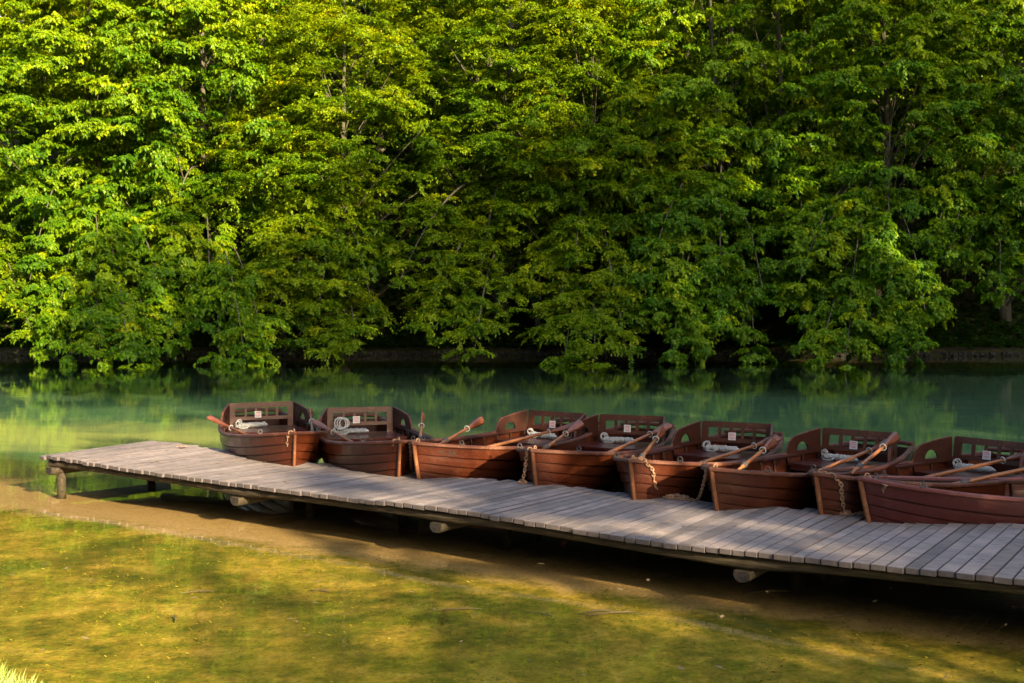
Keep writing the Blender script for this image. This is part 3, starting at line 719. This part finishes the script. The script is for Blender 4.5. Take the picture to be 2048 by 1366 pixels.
def make_boat():
    root = empty('rowing_boat')
    o = hull_builder().build('hull', M['hull'], root, smooth=False)
    # gunwale: a rounded cap round both sides, meeting at the stem
    pts = [hull_pt(t, 1, 1, 0) + Vector((0, .0, .012)) for t in reversed(TS[1:])] + [Vector((-.015, 0, b_sheer(0) + .012))] + [hull_pt(t, 1, -1, 0) + Vector((0, 0, .012)) for t in TS[1:]]
    sweep(pts, .062, .044).build('gunwale', M['rail'], root)
    for s in (1, -1):
        sweep([hull_pt(t, 1, s, -.042) + Vector((0, 0, -.008)) for t in TS[5:]], .022, .035).build('inner_rail', M['inner'], root)
    # stem post
    st = [hull_pt(0, q, 1) for q in (1, .8, .6, .4, .2, 0)]
    st = [Vector((p.x - .018, 0, p.z)) for p in st]; st[0].z += .035
    sweep(st, .034, .05, up=(1, 0, 0)).build('stem_post', M['stem'], root)
    # transom
    t = 1.0; qq = np.linspace(0, 1, 10); R_ = [hull_pt(t, q, 1, .004) for q in qq]; L_ = [hull_pt(t, q, -1, .004) for q in reversed(qq)]
    poly = R_ + L_[:-1]; top = b_sheer(1)
    mb = MB(); n = len(poly)
    vs = [p + Vector((-.018, 0, 0)) for p in poly] + [p + Vector((.018, 0, 0)) for p in poly]
    mb.add(vs, [list(range(n)), list(range(2*n-1, n-1, -1))] + [(i, n+i, n+(i+1) % n, (i+1) % n) for i in range(n)])
    mb.build('transom', M['inner'], root)
    sweep([(BL, -.40, top + .045), (BL, 0, top + .075), (BL, .40, top + .045)], .07, .05).build('transom_cap', M['rail'], root)
    # ribs
    for k in range(12):
        t = .10 + k*.073; mb = MB()
        sweep([hull_pt(t, q, 1, -.038) for q in np.linspace(1, .05, 9)] + [hull_pt(t, q, -1, -.038) for q in np.linspace(.05, 1, 9)], .030, .026, up=(1, 0, 0), mb=mb)
        mb.build('rib', M['inner'], root)
    for s in (1, -1):
        sweep([hull_pt(t, .70, s, -.062) for t in TS[6:-1]], .05, .022, up=(1, 0, .0)).build('seat_riser', M['inner'], root)
        sweep([hull_pt(t, .58, s, -.055) for t in TS[6:-1]], .024, .06, up=(0, 0, 1)).build('stringer', M['inner'], root)
    # floor
    mb = MB()
    for j in range(-3, 4):
        y = j*.105; x0 = .55 + abs(j)*.13; x1 = 3.3 - abs(j)*.08
        mb.box(((x0+x1)/2, y, b_keel(.5) + .10 + abs(j)*.004), (x1-x0, .095, .016))
    mb.build('floor', M['inner'], root)
    # bow deck and its breast hook
    mb = MB(); pl = [hull_pt(t, .97, 1, -.03) for t in (.02, .05, .08, .12)] ; z = b_sheer(.06) - .035
    poly = [(p.x, p.y) for p in pl] + [(p.x, -p.y) for p in reversed(pl)]
    mb.prism(poly, .024, Matrix.Translation((0, 0, z))); mb.build('bow_deck', M['inner'], root)
    # rowing thwart
    hw = hull_pt(1.55/BL, .80, 1, -.03).y
    mb = MB(); mb.box((1.52, 0, .29), (.22, 2*hw - .10, .026), None, .006); mb.build('thwart', M['inner'], root)
    # stern seat of boards with a bowed front edge
    zs_ = .525; mb = MB(); nb = 7; front_edge = lambda y: 2.50 - .10*(1 - abs(y)/.62)
    rows = [(-.60 + 1.20*k/nb) for k in range(nb+1)]
    for k in range(nb):
        y0, y1 = rows[k] + .003, rows[k+1] - .003; x1 = BX + .12
        def lim(y, x): return min(abs(y), hull_pt(x/BL, .93, 1, -.045).y)*(1 if y > 0 else -1)
        poly = [(front_edge(y0), lim(y0, 2.3)), (x1, lim(y0, x1)), (x1, lim(y1, x1)), (front_edge(y1), lim(y1, 2.3))]
        if abs(poly[1][1] - poly[2][1]) < .01: poly[1] = (x1 - .3, poly[1][1] if abs(y0) < abs(y1) else lim(y0, x1 - .3)); 
        mb.prism(poly, .026, Matrix.Translation((0, 0, zs_)))
    mb.build('stern_seat', M['seat'], root)
    mb = MB(); mb.prism([(front_edge(y) + .02, y) for y in (-.58, -.3, 0, .3, .58)] + [(front_edge(y) + .045, y) for y in (.58, .3, 0, -.3, -.58)], .055, Matrix.Translation((0, 0, zs_ - .04)))
    mb.build('seat_front', M['seat'], root)
    # seat box below so that the space under the seat reads dark and closed at the back
    mb = MB(); mb.box((BX + .05, 0, .24), (.02, .86, .52)); mb.build('stern_bulkhead', M['inner'], root)
    # backrest: frame with four balusters
    zb, zt = zs_ + .005, .915; W = .96; tilt = Matrix.Rotation(math.radians(8), 4, 'Y')
    Mx = Matrix.Translation((BX, 0, zb)) @ tilt @ Matrix(((0, 0, 1, 0), (1, 0, 0, 0), (0, 1, 0, 0), (0, 0, 0, 1)))
    H = (zt - zb)
    mb = MB()
    def panel(x0, x1, y0, y1, th=.030, rad=None):
        if rad:
            pts = [(x0, y0), (x1, y0), (x1, y1-rad), (x1-rad*.3, y1-rad*.3), (x1-rad, y1), (x0+rad, y1), (x0+rad*.3, y1-rad*.3), (x0, y1-rad)]
        else: pts = [(x0, y0), (x1, y0), (x1, y1), (x0, y1)]
        mb.prism(pts, th, Mx)
    panel(-W/2, W/2, H - .078, H, .034, .03)
    panel(-W/2, -W/2 + .085, 0, H - .078, .034); panel(W/2 - .085, W/2, 0, H - .078, .034)
    panel(-W/2 + .085, W/2 - .085, H - .265, H - .213, .030)
    br = mb.build('backrest', M['rail'], root)
    iw = W - .17
    for k in range(1, 5):
        mb = MB(); xx = -W/2 + .085 + iw*k/5; mb.prism([(xx-.013, H-.213), (xx+.013, H-.213), (xx+.020, H-.14), (xx+.015, H-.078), (xx-.015, H-.078), (xx-.020, H-.14)], .024, Mx)
        mb.build('baluster', M['rail'], br)
    # label hanging on the backrest
    mb = MB(); mb.prism([(-.045+.05, H-.235), (.055+.05, H-.235), (.055+.05, H-.135), (-.045+.05, H-.135)], .004, Mx @ Matrix.Translation((0, 0, -.021)))
    sk = mb.build('notice_label', M['paper'], br)
    mb = MB()
    for yy, x0, x1, hh in ((H-.155, .025, .085, .010), (H-.175, .018, .095, .006), (H-.200, .022, .090, .006), (H-.214, .022, .075, .006)):
        mb.prism([(x0, yy-hh/2), (x1, yy-hh/2), (x1, yy+hh/2), (x0, yy+hh/2)], .002, Mx @ Matrix.Translation((0, 0, -.025)))
    mb.build('print', M['red_ink'], sk)
    # side wings with a half round hole
    for s in (1, -1):
        A = Vector((BX - .01, s*(W/2 + .012), 0)); Bp = hull_pt(2.55/BL, 1, s); Bp = Vector((2.55, Bp.y - s*.015, 0)); dv = (Bp - A); Lw = dv.length; dv.normalize()
        zg = lambda u: (b_sheer((BX - u)/BL) + .02)
        Mw = Matrix.Translation(A) @ Matrix(((dv.x, 0, -dv.y*1.0, 0), (dv.y, 0, dv.x, 0), (0, 1, 0, 0), (0, 0, 0, 1)))
        outer = [(0, zg(0) - .03), (Lw*.5, zg(.35) - .02), (Lw, zg(.7) - .01), (Lw*.97, zg(.66) + .05), (Lw*.90, zg(.6) + .135), (Lw*.80, zg(.55) + .19), (Lw*.4, .87), (0, .905)]
        cx_, cy_, rr = Lw*.52, zg(.38) + .025, .092
        hole = [(cx_ + rr*math.cos(a), cy_ + rr*1.15*math.sin(a)) for a in np.linspace(0, math.pi, 9)]
        mb = MB(); th = .024
        # split the panel at the hole into four convex-ish pieces
        lft = [outer[0], (cx_ - rr, zg(.3) - .025), hole[8], hole[7], hole[6], hole[5], hole[4], (cx_, .845), outer[6], outer[7]]
        rgt = [(cx_ + rr, zg(.45) - .02), outer[2], outer[3], outer[4], outer[5], (cx_, .845), hole[4], hole[3], hole[2], hole[1], hole[0]]
        bot = [(cx_ - rr, zg(.3) - .025), (cx_ + rr, zg(.45) - .02), hole[0], hole[8]]
        # order of outer runs from the back to the front; keep the roof line below its straight chord
        top_mid = (cx_, outer[6][1] + (outer[5][1]-outer[6][1])*(cx_-outer[6][0])/(outer[5][0]-outer[6][0]))
        lft[7] = top_mid; rgt[5] = top_mid
        for pg in (lft, rgt, bot): mb.prism(pg, th, Mw)
        wing = mb.build('side_panel', M['inner'], root)
        sweep([Mw @ Vector((x, z_ + .004, 0)) for x, z_ in ([outer[7], outer[6], outer[5], outer[4], outer[3], outer[2]])], .032, .014, up=(0, 0, 1)).build('edge_trim', M['rail'], wing)
    # curved iron knee beside the thwart, on the far side
    for s in (1, -1):
        y = hull_pt(.27, 1, s, -.05).y
        mb = MB(); mb.tube([(1.02, y, .57), (1.10, y*.97, .49), (1.20, y*.9, .42), (1.34, y*.82, .385), (1.42, y*.76, .38)], .011, 6); mb.build('knee', M['rail'], root)
    # oarlocks
    for s in (1, -1):
        p = hull_pt(.115, 1, s); mb = MB()
        mb.box((p.x, p.y - s*.01, p.z + .038), (.08, .04, .012)); mb.torus((p.x, p.y - s*.01, p.z + .060), .027, .006, Matrix.Rotation(math.pi/2, 3, 'Y') @ Matrix.Rotation(0, 3, 'Z'))
        mb.build('oarlock', M['collar'], root)
    mb = MB(); mb.torus((.06, 0, b_sheer(0.02) + .045), .028, .007, Matrix.Rotation(math.pi/2, 3, 'X')); mb.build('mooring_ring', M['chain'], root)
    return root
# bow px, py ; direction bow -> stern ; small lift; label
BOATS = [
 (590, 866, (-.34, .94), 'brown rowing boat moored nearest the free end of the jetty, bow side lit orange'),
 (799, 883, (-.28, .96), 'rowing boat whose white rope is looped over its backrest, second along the jetty'),
 (829, 886, (.575, .82), 'rowing boat with black letters and a 4 on its bow planks'),
 (1067, 901, (.45, .89), 'rowing boat in mid row with one short chain hanging from its bow'),
 (1263, 921, (.525, .85), 'rowing boat with a slack chain and chain heap right of its bow'),
 (1426, 938, (.69, .724), 'rowing boat behind the chain heap, its flank in deep shade'),
 (1633, 948, (.80, .60), 'rowing boat with its bow planks glowing orange next to the plum coloured boat'),
 (1724, 957, (.985, .172), 'plum coloured rowing boat lying along the jetty and cut by the right edge'),
]
proto = make_boat(); boats = []
for i, (px, py, d, lab) in enumerate(BOATS):
    o = proto if i == 0 else copy_tree(proto)
    p = atz(px, py, .79); dd = Vector(d).normalized()
    o.location = (p[0], p[1], 0); o.rotation_euler = (random.uniform(-.012, .012), random.uniform(-.006, .006), math.atan2(dd[1], dd[0]))
    tag(o, lab, 'rowing boat', 'wooden rowing boats moored at the jetty'); boats.append(o)
M['plum'] = mat_varnish('plum_hull', (.072, .015, .014), (.034, .008, .008), (.14, .05, .045), .34, .3, .3)
M['plum_rail'] = mat_varnish('plum_gunwale', (.13, .036, .032), (.07, .018, .018), (.20, .09, .08), .42, .2, .5)
for ch in boats[7].children:
    nm = ch.name.split('.')[0]
    if nm in ('hull', 'gunwale'):
        ch.material_slots[0].link = 'OBJECT'; ch.material_slots[0].material = M['plum' if nm == 'hull' else 'plum_rail']
bpy.context.view_layer.update()
def boat_pt(i, v):
    o = boats[i]; return Matrix.Translation(o.location) @ o.rotation_euler.to_matrix().to_4x4() @ Vector(v)
# letters painted on the bows
def hull_text(i, txt, x0, q0, q1, mat):
    cu = bpy.data.curves.new('t', 'FONT'); cu.body = txt; cu.size = 1; ob = bpy.data.objects.new('t', cu); COL.objects.link(ob)
    bpy.context.view_layer.update(); me = bpy.data.meshes.new_from_object(ob.evaluated_get(bpy.context.evaluated_depsgraph_get()))
    bpy.data.objects.remove(ob); me.name = 'lettering'; hgt = .085
    for v in me.vertices:
        x, y = v.co.x, v.co.y; q = q0 + (q1 - q0)*y/.72; v.co = hull_pt((x0 + x*hgt*1.15)/BL, q, -1, .019)
    me.materials.append(mat); hull = [c for c in boats[i].children if c.name.startswith('hull')][0]
    link(bpy.data.objects.new('lettering', me), hull)
hull_text(2, '·4-SK', .16, .895, .965, M['letter'])
hull_text(6, '-SK', .20, .895, .965, M['letter'])

# ------------------------------------------------------------------ oars
def make_oar(tip, mid, length, blade_up, label, i, cpos=1.55):
    """A oar whose blade tip is at `tip`, whose shaft passes `mid`, of the given length. Its origin sits at the blade tip."""
    tip, mid = Vector(tip), Vector(mid); d = (mid - tip).normalized(); root = empty('oar', tip)
    X = d; Z = Vector(blade_up).normalized(); Y = Z.cross(X).normalized(); Z = X.cross(Y)
    R = Matrix((X, Y, Z)).transposed()
    def l2(p): return R @ Vector(p)
    mb = MB(); mb.tube([l2((x, 0, 0)) for x in (.44, .6, .9, 1.2, length - .16, length - .14, length - .06, length)], [.017, .019, .021, .022, .021, .015, .016, .014], 10)
    mb.build('shaft', M['oar'], root, smooth=True)
    prof = [(0, .050), (.012, .058), (.10, .060), (.22, .052), (.34, .037), (.42, .024), (.47, .018)]; mb = MB(); vs = []
    for x, w in prof:
        th = .005 + .014*(x/.47)**2; zc = .02*(1 - x/.47)**2
        for y, z in ((-w, zc), (-w*.5, th + zc), (0, th*1.3 + zc), (w*.5, th + zc), (w, zc), (w*.5, -th + zc), (0, -th*1.3 + zc), (-w*.5, -th + zc)): vs.append(l2((x, y, z)))
    N = len(prof); mb.add(vs, [(i_*8+k, i_*8+(k+1) % 8, (i_+1)*8+(k+1) % 8, (i_+1)*8+k) for i_ in range(N-1) for k in range(8)] + [list(range(7, -1, -1)), [(N-1)*8+k for k in range(8)]])
    mb.build('blade', M['blade'], root, smooth=True)
    mb = MB(); mb.tube([l2((x, 0, 0)) for x in (cpos, cpos+.01, cpos+.09, cpos+.10)], [.028, .033, .033, .028], 10); mb.build('collar', M['collar'], root)
    mb = MB(); mb.torus(l2((.50, 0, 0)), .036, .006, R @ Matrix.Rotation(math.pi/2, 3, 'Y'), 14, 6); mb.build('ring', M['rope'], root)
    tag(root, label, 'oar', 'oars lying in the rowing boats'); return root
# (boat, tip px, py, Y), (mid px, py, Y), length, blade normal, label
OARS = [
 ((417, 835, 16.9), (490, 868, 16.45), 2.0, (0, -.4, 1), 'oar pointing out left over the side of the boat nearest the jetty end'),
 ((622, 822, 17.0), (625, 866, 16.0), 1.25, (1, -.3, .3), 'upright looking oar at the right side of the boat nearest the jetty end'),
 ((628, 843, 16.3), (703, 884, 15.6), 2.0, (0, -.4, 1), 'oar reaching out left from the boat with the rope on its backrest'),
 ((845, 830, 16.2), (840, 880, 15.1), 1.35, (1, -.3, .3), 'steep oar with a white ring between the second boat and the lettered boat'),
 ((964, 840, 15.9), (885, 885, 14.75), 1.42, (.3, -1, .2), 'oar with a broad red blade rising at the left of the lettered boat'),
 ((1161, 848, 15.2), (1005, 887, 14.6), 2.0, (.1, -.5, 1), 'oar along the right side of the lettered boat, its blade over the next boat'),
 ((1162, 846, 15.0), (1085, 900, 13.95), 1.35, (.5, -.6, .7), 'oar at the left of the middle boat, blade under the oar of the lettered boat'),
 ((1339, 851, 15.1), (1225, 902, 14.0), 2.0, (.2, -.6, .8), 'long orange oar on the right side of the middle boat'),
 ((1326, 860, 14.5), (1280, 918, 13.1), 1.62, (.9, -.5, .4), 'oar with a white ring at the left bow of the boat with the slack chain'),
 ((1557, 876, 14.6), (1417, 921, 13.7), 2.0, (.1, -.9, .9), 'oar with a wide pale blade right of the slack chain boat'),
 ((1548, 882, 13.7), (1480, 937, 12.45), 1.5, (.7, -.5, .5), 'oar at the left bow of the deeply shaded boat'),
 ((1782, 884, 13.9), (1640, 941, 12.85), 2.0, (.1, -.8, 1), 'oar along the right side of the deeply shaded boat, blade raised'),
 ((1793, 872, 13.3), (1703, 946, 12.05), 1.55, (.8, -.5, .5), 'oar with a red tip and white ring at the left of the orange lit boat'),
 ((2075, 905, 13.0), (1852, 955, 12.45), 2.0, (.1, -.9, .9), 'oar with a broad plum blade on the right side of the orange lit boat'),
 ((2170, 912, 11.9), (1925, 965, 11.75), 2.1, (0, -.6, 1), 'orange oar with a dark collar lying across the plum coloured boat'),
]
for k, (tp, md, ln, bu, lab) in enumerate(OARS): make_oar(aty(*tp), aty(*md), ln, bu, lab, k, 1.27 if k == 14 else ln - .30)

# ------------------------------------------------------------------ rope hanks on the seats
def make_rope(i, y0, looped, label):
    root = MB(); r = random.Random(40 + i); L = .40; n = 19
    zc = .525 + .013 + .042
    for k in range(n):      # wrapped turns
        x = L*(k/(n-1)); root.torus((0, y0 - x, zc), .034 + r.uniform(-.005, .005), .0070, Matrix.Rotation(math.pi/2, 3, 'X') @ Matrix.Rotation(r.uniform(-.12, .12), 3, 'Y'), 12, 6)
    root.tube([(0, y0 + .05, zc - .01), (0, y0 - L - .02, zc), (0, y0 - L - .05, zc - .01)], [.020, .024, .014], 8)
    for k in range(3):
        root.torus((-.01 + r.uniform(-.01, .01), y0 + .02 - k*.012, zc + .035 + k*.004), .030 + .005*k + r.uniform(0, .012), .007, Matrix.Rotation(math.pi/2 + r.uniform(-.7, .7), 3, 'Y') @ Matrix.Rotation(r.uniform(-.4, .4), 3, 'X'), 14, 6)
    root.tube([(-.03, y0 + .03, zc - .02), (-.07, y0 - .03, zc - .035), (-.06, y0 - .12, zc - .034), (-.045, y0 - .16, zc + .0)], .008, 6)
    if looped:
        for k in range(3): root.torus((-.05, y0 - .03 - .03*k, zc + .12), .085 - .008*k, .009, Matrix.Rotation(math.pi/2 + .2, 3, 'Y') @ Matrix.Rotation(.2*k - .2, 3, 'X'), 18, 6)
    o = root.build('rope', M['rope'], None, smooth=True)
    b = boats[i]; M4 = Matrix.Translation(b.location) @ b.rotation_euler.to_matrix().to_4x4(); o.matrix_world = M4 @ Matrix.Translation((BX - .085, 0, 0)) @ Matrix.Translation((0, y0, 0)) @ Matrix.Rotation(r.uniform(-.14, .14), 4, 'Z') @ Matrix.Translation((0, -y0, 0))
    tag(o, label, 'rope', 'white rope hanks on the stern seats'); return o
ROPES = [(0, .36, 0, 'white rope hank on the seat of the boat nearest the jetty end'), (1, .34, 1, 'white rope in large open loops on the backrest of the second boat'),
         (2, .36, 0, 'tightly wound white rope on the seat of the lettered boat'), (3, .36, 0, 'white rope hank on the seat of the middle boat'),
         (4, .36, 0, 'ragged white rope hank in the boat with the slack chain'), (5, .38, 0, 'white rope hank in the deeply shaded boat'),
         (6, .36, 0, 'white rope hank in the boat with the orange lit bow')]
for a in ROPES: make_rope(*a)

# ------------------------------------------------------------------ mooring chains
def chain(pts, label, heap=()):
    mb = MB(); pts = [Vector(p) for p in pts]
    seg = [(b - a).length for a, b in zip(pts, pts[1:])]; tot = sum(seg); st = .036; n = int(tot/st)
    def at(d):
        for a, b, s in zip(pts, pts[1:], seg):
            if d <= s: return a.lerp(b, d/s), (b - a).normalized()
            d -= s
        return pts[-1], (pts[-1]-pts[-2]).normalized()
    rr = random.Random(len(pts)+n)
    def lk(p, t, k):
        a = t.cross(Vector((0, 0, 1)) if abs(t.z) < .9 else Vector((1, 0, 0))).normalized(); b = t.cross(a)
        if k % 2: a, b = b, -a
        mb.torus(p, .0165, .0060, Matrix((t, a, b)).transposed(), 10, 5, 1.55)
    for k in range(n): p, t = at((k+.5)*st); lk(p, t, k)
    for (c, m, sp) in heap:
        for k in range(m):
            t = Vector((rr.gauss(0, 1), rr.gauss(0, 1), rr.gauss(0, .5))).normalized(); lk(Vector(c) + Vector((rr.gauss(0, sp), rr.gauss(0, sp*.6), abs(rr.gauss(0, sp*.45)))), t, k)
    o = mb.build('mooring_chain', M['chain']); tag(o, label, 'chain', 'rusty mooring chains'); return o
def sagp(a, b, sag, n=10):
    a, b = Vector(a), Vector(b); return [a.lerp(b, u) - Vector((0, 0, sag*4*u*(1-u))) for u in np.linspace(0, 1, n)]
def dk(px, py, lift=.012):       # a point on the deck seen at px, py
    z = zs(FZ, atz(px, py, ZD)[0]) + lift; return atz(px, py, z)
ring = lambda i: boat_pt(i, (.04, 0, b_sheer(0) + .03))
side = lambda i, s, x=.10, dz=.03: boat_pt(i, hull_pt(x/BL, 1, s) + Vector((0, s*.035, dz)))
e1 = dk(574, 926)
chain([ring(0), side(0, 1, .02)] + sagp(side(0, 1, .03, .0), e1, .03)[1:], 'single chain from the bow of the boat nearest the jetty end', [(e1, 9, .018)])
a, b = dk(806, 944), dk(824, 942)
chain([ring(1), side(1, 1, .02)] + sagp(side(1, 1, .03, 0), a, .03)[1:] + [b] + sagp(b, side(2, 1, .03, 0), .10)[1:] + [ring(2)], 'chain looped between the second boat and the lettered boat', [(a, 8, .02), (b, 6, .02)])
e4 = dk(1044, 966)
chain([ring(3), side(3, 1, .02)] + sagp(side(3, 1, .03, 0), e4, .05)[1:], 'short chain hanging from the bow of the middle boat', [(e4, 16, .026)])
a, m_, b = dk(1318, 993), dk(1347, 996), dk(1392, 1001)
chain([ring(4), side(4, -1, .06)] + sagp(side(4, -1, .12, 0), a, .07)[1:] + [m_, b] + sagp(b, side(5, 1, .03, 0), .07)[1:] + [ring(5)], 'slack chain with a tangled heap lying on the jetty edge', [(m_, 34, .03), (dk(1366, 998), 22, .03)])
a, m_, b = dk(1690, 1027), dk(1710, 1029), dk(1729, 1030)
chain([ring(6), side(6, -1, .08)] + sagp(side(6, -1, .12, 0), a, .05)[1:] + [m_, b] + sagp(b, side(7, -1, .14, 0), .05)[1:] + [ring(7)], 'bright lit chain slung between the orange lit boat and the plum coloured boat', [(a, 12, .025), (b, 14, .025)])
e = dk(366, 893)
mb = MB()
for k in range(8):
    rr = random.Random(k); t = Vector((rr.gauss(0, 1), rr.gauss(0, 1), 0)).normalized(); mb.torus(Vector(e) + Vector((rr.uniform(-.08, .06), rr.uniform(-.03, .03), .002)), .0135, .0042, Matrix((t, t.cross(Vector((0, 0, 1))), Vector((0, 0, 1)))).transposed(), 10, 5, 1.6)
tag(mb.build('chain_end', M['chain']), 'loose end of chain lying on the far left corner of the jetty', 'chain')

# ------------------------------------------------------------------ twigs on the shallow bed
TW = [(395, 1194, .30, .2), (925, 1233, .34, .05), (1220, 1238, .42, .25), (1080, 1243, .25, -.6), (1540, 1182, .36, .1), (350, 1250, .2, 1.9), (1190, 1235, .3, .35), (640, 1190, .2, -.3), (1330, 1115, .22, .3), (1680, 1235, .3, .2)]
for k, (px, py, L, a) in enumerate(TW):
    p = atz(px, min(py, 1300), -.20); z = bed_z(p[0], p[1]) + .015; mb = MB()
    c, s = math.cos(a), math.sin(a); mb.tube([(-L/2*c, -L/2*s, 0), (0, .015, .008), (L/2*c, L/2*s, .004)], [.006, .010, .005], 6)
    mb.tube([(0, .015, .008), (.06*c-.05*s, .06*s+.05*c, .012)], [.005, .003], 5)
    o = mb.build('twig', M['twig']); o.location = (p[0], p[1], z)
    tag(o, 'dead twig lying on the shallow lake bed in front of the jetty', 'twig', 'twigs on the lake bed')

# ------------------------------------------------------------------ light, sky, camera
w = bpy.data.worlds.new('World'); SC.world = w; w.use_nodes = True; nt = w.node_tree; bg = nt.nodes['Background']
sky = nt.nodes.new('ShaderNodeTexSky'); sky.sky_type = 'NISHITA'; sky.sun_disc = False; sky.sun_elevation = SUN_EL; sky.ozone_density = 0.3; sky.dust_density = 3.0; sky.sun_rotation = math.atan2(TOSUN.x, TOSUN.y)
nt.links.new(sky.outputs[0], bg.inputs[0]); bg.inputs[1].default_value = .09
sun = bpy.data.lights.new('sun', 'SUN'); sun.energy = 5.0; sun.angle = math.radians(.5); sun.color = (1, .78, .46)
so = link(bpy.data.objects.new('sun', sun)); so.rotation_euler = TOSUN.to_track_quat('Z', 'Y').to_euler(); so.location = (60, -40, 60)
cam = bpy.data.cameras.new('camera'); cam.sensor_width = 36; cam.lens = F/2048*36; cam.shift_y = -(683 - HZ)/2048; cam.clip_start = .1; cam.clip_end = 600
co_ = link(bpy.data.objects.new('camera', cam)); co_.location = (0, 0, HC); co_.rotation_euler = (math.pi/2, 0, 0); SC.camera = co_
SC.view_settings.view_transform = 'Standard'; SC.view_settings.look = 'None'; SC.view_settings.gamma = 1; SC.view_settings.exposure = 2.5
SC.render.engine = 'CYCLES'; cy = SC.cycles
cy.max_bounces = 6; cy.diffuse_bounces = 3; cy.glossy_bounces = 3; cy.transmission_bounces = 3; cy.transparent_max_bounces = 8
cy.caustics_reflective = False; cy.caustics_refractive = False; cy.use_denoising = True; cy.sample_clamp_indirect = 6
